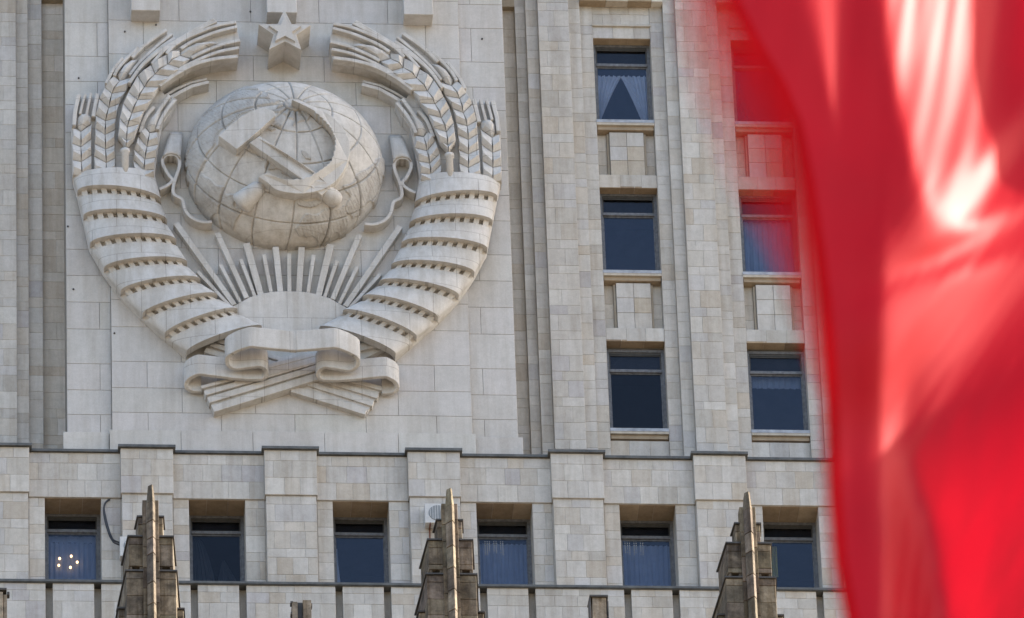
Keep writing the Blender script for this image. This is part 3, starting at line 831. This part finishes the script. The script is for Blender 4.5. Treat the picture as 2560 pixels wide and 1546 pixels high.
kx0, kz0, kd0 = on_globe(806, 468, .3); kx1, kz1, kd1 = on_globe(850, 505, .3)
kb = MB(); kb.lathe((kx0, P-kd0-.16, kz0), (kx1, P-kd1-.20, kz1), [(0, .18), (.2, .235), (.5, .26), (.75, .25), (.9, .2), (.97, .12), (1, .03)], 24)
obj('pommel', kb, M_relief, hammer, smooth=True)
outer = [(729,249),(752,252),(780,262),(806,276),(827,288),(842,302),(855,316),(865,331),(872,348),(875.5,365),(875,382),(870,401),(864,417),(856,432),(846,446),(834,458),(819,468),(802,476),(781,481),(759,484),(737,484),(715,481),(700,478),(688,473),(678,466),(671,459)]
inner = [(646,442),(657,436),(671,431),(680,437),(690,441),(700,445),(711,448),(734,449),(757,448),(778,440),(797,428),(808,421),(816,415),(824,408),(830,400),(835,386),(838,371),(839.5,357),(839,345),(836,338),(833,330),(828,320),(822,312),(814,303),(805,294),(795,285),(785,277),(765,266),(745,257)]
sv = []
for i, q in enumerate(inner):
    sv.append(q)
    if 6 < i < 26:
        nx_, ny_ = inner[i+1]; mx_, my_ = (q[0]+nx_)/2, (q[1]+ny_)/2; cx_, cy2 = 745, 365
        dd = math.hypot(mx_-cx_, my_-cy2); sv.append((mx_+(cx_-mx_)/dd*2.6, my_+(cy2-my_)/dd*2.6)); sv.append((mx_+1e-3+(nx_-mx_)*.2, my_+(ny_-my_)*.2))
sk = MB(); A = conform(outer+sv, .33)
sk.prism(A, 0, P-.55); sickle = obj('sickle', sk, M_relief, emb, bevel=.014)
gx0, gz0, gd0 = on_globe(662, 449, .3); gx1, gz1, gd1 = on_globe(597, 511, .3)
gb = MB(); gb.lathe((gx0, P-gd0-.14, gz0), (gx1, P-gd1-.2, gz1), [(0, .10), (.16, .13), (.17, .21), (.35, .25), (.6, .30), (.85, .34), (.93, .32), (.98, .22), (1, .05)], 26)
obj('grip', gb, M_relief, sickle, smooth=True)

# rising sun and rays -------------------------------------------------------------
SUN = [(565,787),(583,766),(600,757),(612,750),(625,743),(640,739),(660,733),(690,729),(723,728)]
sq = pts(SUN, .26); sq = sq+mir(sq[:-1])[::-1]+[(2*XC-at(590, 840, P-.26)[0], at(590, 840, P-.26)[1]), at(590, 840, P-.26)]
b = MB(); b.prism(sq, P-.26, P+.02); obj('rising_sun', b, M_relief, emb, bevel=.012)
RAYS = [((440,558),(586,762),13), ((507,685),(566,760),8), ((551,661),(601,756),8), ((543,582),(617,745),12), ((602,648),(637,740),8), ((616,608),(652,737),15), ((660,636),(678,731),8.5), ((689,617),(701,730),13.5)]
RAYS[1:2] = [((494,678),(574,764),8)]
for a, c, wd in RAYS:
    A = pts([a, c], .24); both('sun_ray', lambda b, m: b.strip(m(A), [wd*1.2*SCL, wd*1.05*SCL], P-.24, P+.02), (emb, emb), bevel=.01)
b = MB(); A = pts([(722.5,634),(723.5,731)], .24); b.strip(A, 10*SCL, P-.24, P+.02); obj('sun_ray', b, M_relief, emb, bevel=.01)

# crossed straw bundles and the folded ribbon bow ------------------------------------
def bow_px(u, v): return (400+u*.26786, 780+v*.26786)
def straw(rows, p, off=0.0):
    for i, (a, c, wd) in enumerate(rows):
        A = pts([bow_px(*a), bow_px(*c)], p); b = MB(); b.strip(A, wd*SCL, P-p-off*i, P+.02); obj('straw', b, M_relief, emb, bevel=.012)
straw([((492,905),(1500,590),20), ((450,825),(1470,520),17), ((418,760),(2060,290),14), ((385,705),(2080,255),9), ((700,660),(1560,425),14), ((760,580),(1500,385),12)], .30, .006)
straw([((1925,930),(1230,715),20), ((1990,860),(420,355),15), ((2035,790),(470,300),14), ((2075,720),(540,270),12)], .20, .006)
for poly, pp in (([(395,700),(505,925),(1480,640),(2130,330),(2060,235),(1300,370),(900,540)], .22), ([(1930,940),(2070,715),(1500,520),(1000,400),(460,270),(410,370),(1230,720)], .14)):
    b = MB(); b.prism(pts([bow_px(*q) for q in poly], pp), P-pp, P+.02); obj('straw_bundle', b, M_relief, emb)
def smooth_path(Q, n, it=2):
    Q = np.array(Q, float); d = np.r_[0, np.cumsum(np.linalg.norm(np.diff(Q, axis=0), axis=1))]
    t = np.linspace(0, d[-1], n); Q = np.stack([np.interp(t, d, Q[:, k]) for k in range(Q.shape[1])], 1)
    for _ in range(it): Q[1:-1] = (Q[:-2]+2*Q[1:-1]+Q[2:])/4
    return Q
# lower edge of the folded ribbon, right half: crop coordinates of its mid line
BOW = [(1210,372),(1430,358),(1640,340),(1760,385),(1850,440),(1845,510),(1800,552),(1745,556),(1640,538),(1530,522),(1480,555),(1472,605),(1500,645),(1640,650),(1800,640),(1980,622),(2110,610),(2185,650),(2220,700),(2200,755),(2150,775),(2070,775)]
def bow(q):
    u, v = bow_px(*q); dv = (v-bow_px(0, 340)[1])      # farther back and lower down the later it comes
    p = max(.12, 1.25-dv*.5/51.0)
    x, z = at(u, v, P-p); return x, P-p, z
B3 = smooth_path([bow(q) for q in BOW], 96, 1)
HGT, TH = .66, .13
def bowfn(b, m):
    n = len(B3); T = np.gradient(B3[:, :2], axis=0); T /= np.linalg.norm(T, axis=1)[:, None]
    Nn = np.stack([-T[:, 1], T[:, 0]], 1)*TH/2
    L_, R_ = B3[:, :2]+Nn, B3[:, :2]-Nn
    G = []
    for k in range(n):
        x0, y0 = L_[k]; x1, y1 = R_[k]; z = B3[k, 2]; zt = z+HGT
        ring = [(x0, y0, z), (x1, y1, z), (x1, y1+.0, zt), (x0, y0+.0, zt)]
        mm = m([(q[0], q[2]) for q in ring]); G.append([(mm[i][0], min(ring[i][1], P+.03), mm[i][1]) for i in range(4)])
    b.grid(G, closed=True, flip=(m is not mir))
    N0 = len(b.v)-4*n; b.f += [(N0, N0+1, N0+2, N0+3), (N0+4*n-1, N0+4*n-2, N0+4*n-3, N0+4*n-4)]; b.t += [(1, 1, 1)]*2
both('bow_ribbon', bowfn, (emb, emb), bevel=.02, smooth=False)

# ------------------------------------------------------------------ pinnacles in front
ptower = MB(); ptower.box(-9, 40, -15, LY-.06, 0, 140.0, (.36, .33, .29))
obj('lower_wing', ptower, M_wall, tower)
def trap(b, fl, fr, bl, br, yf, yb, z0, z1, ch=.0, tone=(1, 1, 1)):
    b.add([(fl,yf,z0),(fr,yf,z0),(br,yb,z0),(bl,yb,z0),(fl,yf,z1),(fr,yf,z1),(br,yb,z1),(bl,yb,z1)],
          [(0,3,2,1),(4,5,6,7),(0,1,5,4),(2,3,7,6),(0,4,7,3),(1,2,6,5)], tone)
SPX = [2.52, 10.50, 18.49]
def spire_parts(root, seed):
    r = random.Random(seed)
    def tone(): k = r.uniform(.72, 1.3); return (k, k*r.uniform(.95, 1.02), k*r.uniform(.88, 1.04))
    # blade of stacked stones, prow shaped in plan, with a tapering top
    z = -.55; tops = [(0, -.55)]
    bl = MB(); t = tone()
    lo = [(-.115, .14), (.045, -.03), (.115, .10), (.115, .5), (-.115, .5)]; hi = [(-.07, .13), (.03, .03), (.07, .11), (.07, .4), (-.07, .4)]
    V = [(x, y, -.56) for x, y in lo]+[(x, y, 0) for x, y in hi]
    bl.add(V, [(4,3,2,1,0), (5,6,7,8,9)]+[(i, (i+1) % 5, (i+1) % 5+5, i+5) for i in range(5)], t); obj('blade_stone', bl, M_spire, root, 'local', bevel=.01)
    while z > -8:
        h = r.uniform(.5, .95); b = MB(); k = 1+.012*r.uniform(-1, 1)
        V = [(x*k, y, z-h+.012) for x, y in lo]+[(x*k, y, z-.012) for x, y in lo]
        b.add(V, [(4,3,2,1,0), (5,6,7,8,9)]+[(i, (i+1) % 5, (i+1) % 5+5, i+5) for i in range(5)], tone()); obj('blade_stone', b, M_spire, root, 'local', bevel=.012)
        z -= h
    for sx in (-1, 1):
        z = -.37
        while z > -8:
            h = r.uniform(.45, .85); b = MB(); b.box(min(sx*.10, sx*.215), max(sx*.10, sx*.215), .24, .62, z-h+.01, z-.006, tone()); obj('side_stone', b, M_spire, root, 'local', bevel=.01); z -= h
    tiers = [(.33, .37, .36, .95, -.86, -1.5), (.585, .70, .36, 1.75, -1.49, -2.40), (.66, .82, .30, 2.3, -2.62, -9.1), (.86, 1.0, .75, 2.9, -3.52, -9.1)]
    for n, (f, bk, yf, yb, zt, zb) in enumerate(tiers):
        # lead cap with a lip that follows the block
        b = MB(); trap(b, -f-.035, f+.035, -bk-.05, bk+.05, yf-.05, yb, zt, zt+.045); obj('cap', b, M_cap, root, 'local')
        z = zt-.004; first = True
        while z > zb+.01:
            h = (.22 if first else r.uniform(.5, .62)); first = False; h = min(h, z-zb)
            if z-h-zb < .15: h = z-zb
            for sx in (-1, 1):
                b = MB(); e0 = sx*.10; jit_ = r.uniform(-.008, .008)
                a, c = sorted((e0, sx*f)); a2, c2 = sorted((e0, sx*bk))
                trap(b, a, c, a2, c2, yf+jit_, yb, z-h+.009, z-.002, tone=tone()); obj('block', b, M_spire, root, 'local', bevel=.012)
            z -= h
    b = MB(); trap(b, -.5, .5, -.62, .62, .5, 1.7, -2.60, -2.405); obj('slot_core', b, M_cap, root, 'local')
    for sx in (-1, 1):
        b = MB(); b.box(min(sx*.22, sx*.30), max(sx*.22, sx*.30), .38, .6, -2.58, -2.41, (.8, .75, .7)); obj('slot_post', b, M_spire, root, 'local')
        b = MB(); b.box(min(sx*.50, sx*.57), max(sx*.50, sx*.57), .38, .6, -2.58, -2.41, (.8, .75, .7)); obj('slot_post', b, M_spire, root, 'local')
LAB = ['dark weathered stepped stone pinnacle beside the dangling black cables', 'dark weathered stepped stone pinnacle in front of the white air conditioner',
       'dark weathered stepped stone pinnacle nearest to the red flag']
for x, lab, sd_ in zip(SPX, LAB, (1, 2, 3)):
    s = thing('stone_pinnacle', (x, -11.25, 149.08), lab, 'pinnacle', 'stepped stone pinnacles'); spire_parts(s, sd_)
STL = ['broken dark stone stub at the left edge of the photo', 'short split stone post with dark gap between the left and middle pinnacles',
       'short stone post with dark slanted cap between the middle and right pinnacles']
for n, (x, z) in enumerate(((-1.44, 145.62), (6.46, 145.40), (14.37, 145.62))):
    s = thing('stone_post', (x, -11.25, z), STL[n], 'post', 'short stone posts')
    def sp(name, x0, x1, y0, y1, z0, z1, k, m=M_spire):
        b = MB(); b.box(x0, x1, y0, y1, z0, z1, (k, k, k)); return obj(name, b, m, s, 'local', bevel=.012)
    if n == 1:
        sp('side_slab', -.24, -.09, 0, .5, -5.5, -.02, 1.15); sp('side_slab', .05, .27, -.06, .5, -5.5, 0, 1.5); sp('dark_core', -.09, .05, .1, .5, -5.5, .02, .6, M_cap)
        sp('cap_knob', -.28, -.2, 0, .2, -.07, .0, .8, M_cap); sp('cap_knob', .265, .3, 0, .2, -.15, -.06, .8, M_cap); sp('cap_knob', -.28, -.238, 0, .2, -.42, -.34, .8, M_cap)
    elif n == 0:
        sp('side_slab', -.4, -.12, 0, .5, -5.5, 0, .8); sp('side_slab', -.12, .02, -.05, .5, -5.5, -.06, 1.7); sp('side_slab', .03, .13, .02, .5, -5.5, -.10, 1.3)
        sp('lead_cap', -.45, .12, -.08, .5, -.02, .05, 1, M_cap); sp('cap_knob', .13, .2, 0, .2, -.12, -.02, 1, M_cap)
    else:
        b = MB(); V = [(-.22, 0, -2.6), (.24, 0, -2.6), (.24, .5, -2.6), (-.22, .5, -2.6), (-.17, 0, 0), (.2, 0, 0), (.2, .5, 0), (-.17, .5, 0)]
        b.add(V, [(0,3,2,1),(4,5,6,7),(0,1,5,4),(2,3,7,6),(0,4,7,3),(1,2,6,5)], (1.6, 1.6, 1.6)); obj('shaft', b, M_spire, s, 'local', bevel=.02)
        b = MB(); trap(b, -.24, .25, -.26, .27, -.06, .5, -.01, .04); obj('lead_cap', b, M_cap, s, 'local')
        sp('corner_strip', -.26, -.21, -.02, .3, -5.5, -.02, 1, M_cap); sp('corner_strip', .225, .26, -.02, .3, -5.5, -.12, 1, M_cap)

# ------------------------------------------------------------------ air conditioners and cables
def ac(x, z, label):
    t = thing('air_conditioner', (x, LY-.24, z), label, 'air conditioner', 'air conditioner units on the wall')
    def p(name, b, m, bev=.015, sm=False): return obj(name, b, m, t, 'local', bevel=bev, smooth=sm)
    b = MB(); b.box(0, .86, -.34, -.04, 0, .64); cs = p('casing', b, M_acw)
    b = MB(); b.lathe((.36, -.335, .33), (.36, -.352, .33), [(0, .262), (1, .25)], 32); fan = obj('fan_guard', b, M_acg, cs, 'local')
    for k in range(7):
        y = -.36; xx = .36-.21+k*.07; hh = math.sqrt(max(.01, .24**2-(xx-.36)**2))
        b = MB(); b.box(xx-.007, xx+.007, y-.004, y+.006, .33-hh, .33+hh); obj('guard_bar', b, M_acw, cs, 'local')
    for xx in (.14, .68):
        b = MB(); b.box(xx-.02, xx+.02, -.36, -.005, -.045, -.005); b.box(xx-.02, xx+.02, -.05, -.005, -.34, -.04); p('bracket', b, M_rust, 0)
    return t
xa, za = at(1063, 1307, LY-.58); ac(xa, za, 'white air conditioner unit with round fan guard behind the middle pinnacle')
xa, za = at(300, 1390, LY-.58); ac(xa, za, 'white air conditioner mostly hidden behind the left pinnacle where the cables end')
def tube(path, r, seg=8):
    Q = smooth_path(path, 40, 3); G = []
    T = np.gradient(Q, axis=0); T /= np.linalg.norm(T, axis=1)[:, None]
    for q, t in zip(Q, T):
        a = np.cross(t, (0, 1, 0)); a /= np.linalg.norm(a); c = np.cross(t, a)
        G.append([tuple(q+r*(math.cos(6.2832*k/seg)*a+math.sin(6.2832*k/seg)*c)) for k in range(seg)])
    b = MB(); b.grid(G, closed=True); n = len(G); b.f += [tuple(range(seg)), tuple((n-1)*seg+k for k in range(seg))]; b.t += [(1, 1, 1)]*2
    return b
for n, (path, lab) in enumerate((([(274,1249),(264,1255),(259,1270),(263,1290),(268,1312),(275,1335),(284,1352),(300,1357)], 'black cable curving down the wall, the upper one of two'),
                   ([(271,1250),(262,1258),(259,1275),(261,1292),(266,1316),(274,1340),(284,1357),(300,1363)], 'black cable curving down the wall, the lower one of two'))):
    Qp = []
    for i, (a, c) in enumerate(path):
        y = LY-.10 if 0 < i < 6 else (LY-.03 if i == 0 else LY-.30); x, z = at(a, c, y); Qp.append((x, y, z))
    o = obj('wall_cable', tube(Qp, .026), M_cable, None, Qp[0], smooth=True); tag(o, lab, 'cable', 'cables hanging on the wall', 'thing')

# ------------------------------------------------------------------ the red flag close to the camera
EY = np.array([-260, 0, 100, 200, 310, 450, 620, 760, 900, 1050, 1250, 1400, 1560, 1760])
EX = np.array([1780, 1825, 1875, 1935, 1982, 2010, 2037, 2054, 2065, 2073, 2080, 2092, 2122, 2165])
def edge(v): return np.interp(v, EY, EX)
def lobe(px, py, cx, cy, sx, sy, ang, a):
    c, s = math.cos(ang), math.sin(ang); dx, dy = px-cx, py-cy
    u = c*dx+s*dy; v = -s*dx+c*dy
    return a*np.exp(-.5*((u/sx)**2+(v/sy)**2))
def slope(px, py):
    """lean of the cloth: about .58 the cloth is edge-on to the sun, less and it turns into the light"""
    def streaks(dx, dy, periods, seed):
        c = px*dy-py*dx; a = px*dx+py*dy; r = random.Random(seed); o = 0
        for p_ in periods: o = o+np.sin(6.283*c/p_+r.uniform(0, 6.28)+.8*np.sin(a/r.uniform(90, 190)))*(.55+.45*np.sin(a/r.uniform(120, 300)+r.uniform(0, 6)))
        return o/len(periods)
    sg = lambda x: 1/(1+np.exp(-np.clip(x, -40, 40)))
    body = sg((px-2203)/7.0); lower = sg((py-400)/50.0)
    b = .02+.42*body*(.25+.75*lower)+0*px
    b = b+.09*lobe(px, py, 2155, 900, 16, 700, 0, 1.0)-lobe(px, py, 2540, 1480, 60, 150, .3, .35)
    st = streaks(.55, -.83, (28, 47, 76, 128), 3)
    b = b+body*(.22*st*lower+.05*streaks(.2, -.98, (26, 43), 5))+.02*np.sin(px/13.0+py/190.0)
    yy = [-300, 0, 150, 300, 420, 520, 700]
    xl = np.interp(py, yy, [2205, 2215, 2228, 2262, 2292, 2322, 2370]); xr = np.interp(py, yy, [2510, 2495, 2472, 2462, 2456, 2446, 2430])
    w = .90*sg((px-xl)/9.0)*sg((xr-px)/22.0)*sg((530-py)/40.0)*(1+.45*streaks(.16, -.98, (42, 66, 120), 8))
    w = w+lobe(px, py, 2480, 420, 140, 30, -.92, .6)+lobe(px, py, 2440, 580, 110, 18, -.38, .6)
    mid = body*sg((py-430)/50.0)*sg((980-py-(px-2380)*.6+120*st)/105.0)
    w = w+mid*(.46+.26*st)+lobe(px, py, 2360, 790, 150, 70, -.78, .5)*(1+.5*streaks(.6, -.8, (36, 60, 100), 4))
    w = w-lobe(px, py, 2400, 665, 130, 22, -.3, .34)-lobe(px, py, 2230, 520, 40, 50, 0, .2)
    bx = np.interp(py, [1050, 1150, 1300, 1546, 1800], [2215, 2240, 2300, 2345, 2390])
    w = w+1.0*sg((px-2208)/9.0)*sg((bx-px)/20.0)*sg((py-1130)/60.0)*(1+.35*streaks(.1, -.99, (38, 70), 6))
    w = w+lobe(px, py, 2235, 1010, 22, 120, .1, .3)
    tri = 31*np.clip(1-py/330.0, .02, 2)
    w = w+.55*np.exp(-.5*((px-(2066+py*.08))/tri)**2)*sg((330-py)/20.0)
    w = np.clip(w, 0, 1.15)
    return .36-1.5*np.clip(b, -.12, 1.15)*(1-np.clip(2.2*w, 0, 1))+1.2*w
def relief_of_cloth(X0=1500, X1=2900, Y0=-300, Y1=1800, n_x=360, n_y=263):
    """the smooth sheet whose folds come nearest to the leans asked for (least squares, by Fourier series)"""
    px = np.linspace(X0, X1, n_x); py = np.linspace(Y0, Y1, n_y); PX_, PY_ = np.meshgrid(px, py)
    s = slope(PX_, PY_); m = s.mean(); g_ = s-m
    g_ = np.concatenate([g_, -g_[:, ::-1]], 1); g_ = np.concatenate([g_, g_[::-1]], 0)
    F = np.fft.fft2(g_); kx = 2*np.pi*np.fft.fftfreq(2*n_x, px[1]-px[0])[None]; ky = 2*np.pi*np.fft.fftfreq(2*n_y, py[1]-py[0])[:, None]
    D = kx**2+.2*ky**2; D[0, 0] = 1; Hf = F*(-1j*kx)/D; Hf[0, 0] = 0
    return px, py, np.real(np.fft.ifft2(Hf))[:n_y, :n_x]+m*(PX_-2300)
RX, RY, RH = relief_of_cloth()
def flag_sheet(left, right, n, m, dofs):
    vv = np.linspace(-250, 1750, m); G = np.zeros((m, n, 3))
    for j, v in enumerate(vv):
        px = left(v)+(right(v)-left(v))*np.linspace(0, 1, n)
        base = np.interp(v, [-250, 1750], [11.3, 10.72])+dofs
        fj = (v-RY[0])/(RY[1]-RY[0]); j0 = int(fj); fr = fj-j0
        h = (np.interp(px, RX, RH[j0])*(1-fr)+np.interp(px, RX, RH[min(j0+1, len(RY)-1)])*fr)*base/FPX
        for i in range(n): G[j, i] = ray(px[i], v, base+h[i])
    return G
fl = thing('flag', tuple(ray(2300, 800, 10.5)), 'large rippling red flag out of focus close to the viewer', 'flag')
b = MB(); b.grid(flag_sheet(edge, lambda v: 2860, 300, 220, 0).tolist(), flip=True); obj('cloth', b, M_flag, fl, smooth=True)
TE = lambda v: edge(v)-np.interp(v, [-250, 0, 130, 250, 450, 700, 1000, 1750], [140, 160, 215, 255, 225, 120, 38, 28])
G = flag_sheet(TE, lambda v: edge(v)+26, 40, 150, -.12)
b = MB()  # see-through strip added along the flag to imitate its motion blur
for j in range(149):
    for i in range(39):
        k = 1-min(1, (i+.5)/34); a = min(.98, .04+.96*k**1.45)
        b.add([G[j, i], G[j, i+1], G[j+1, i+1], G[j+1, i]], [(3, 2, 1, 0)], (a, a, a))
o = obj('blur_fringe', b, M_flag_blur, fl, smooth=False)
q = ray(2870, 1750, 11.3); q2 = ray(2870, -250, 11.1)
b = MB(); b.lathe((q[0]+.045, q[1], 0), (q[0]+.045, q[1], q2[2]+1.0), [(0, .035), (1, .028)], 16); obj('pole', b, M_pole, fl, smooth=True)
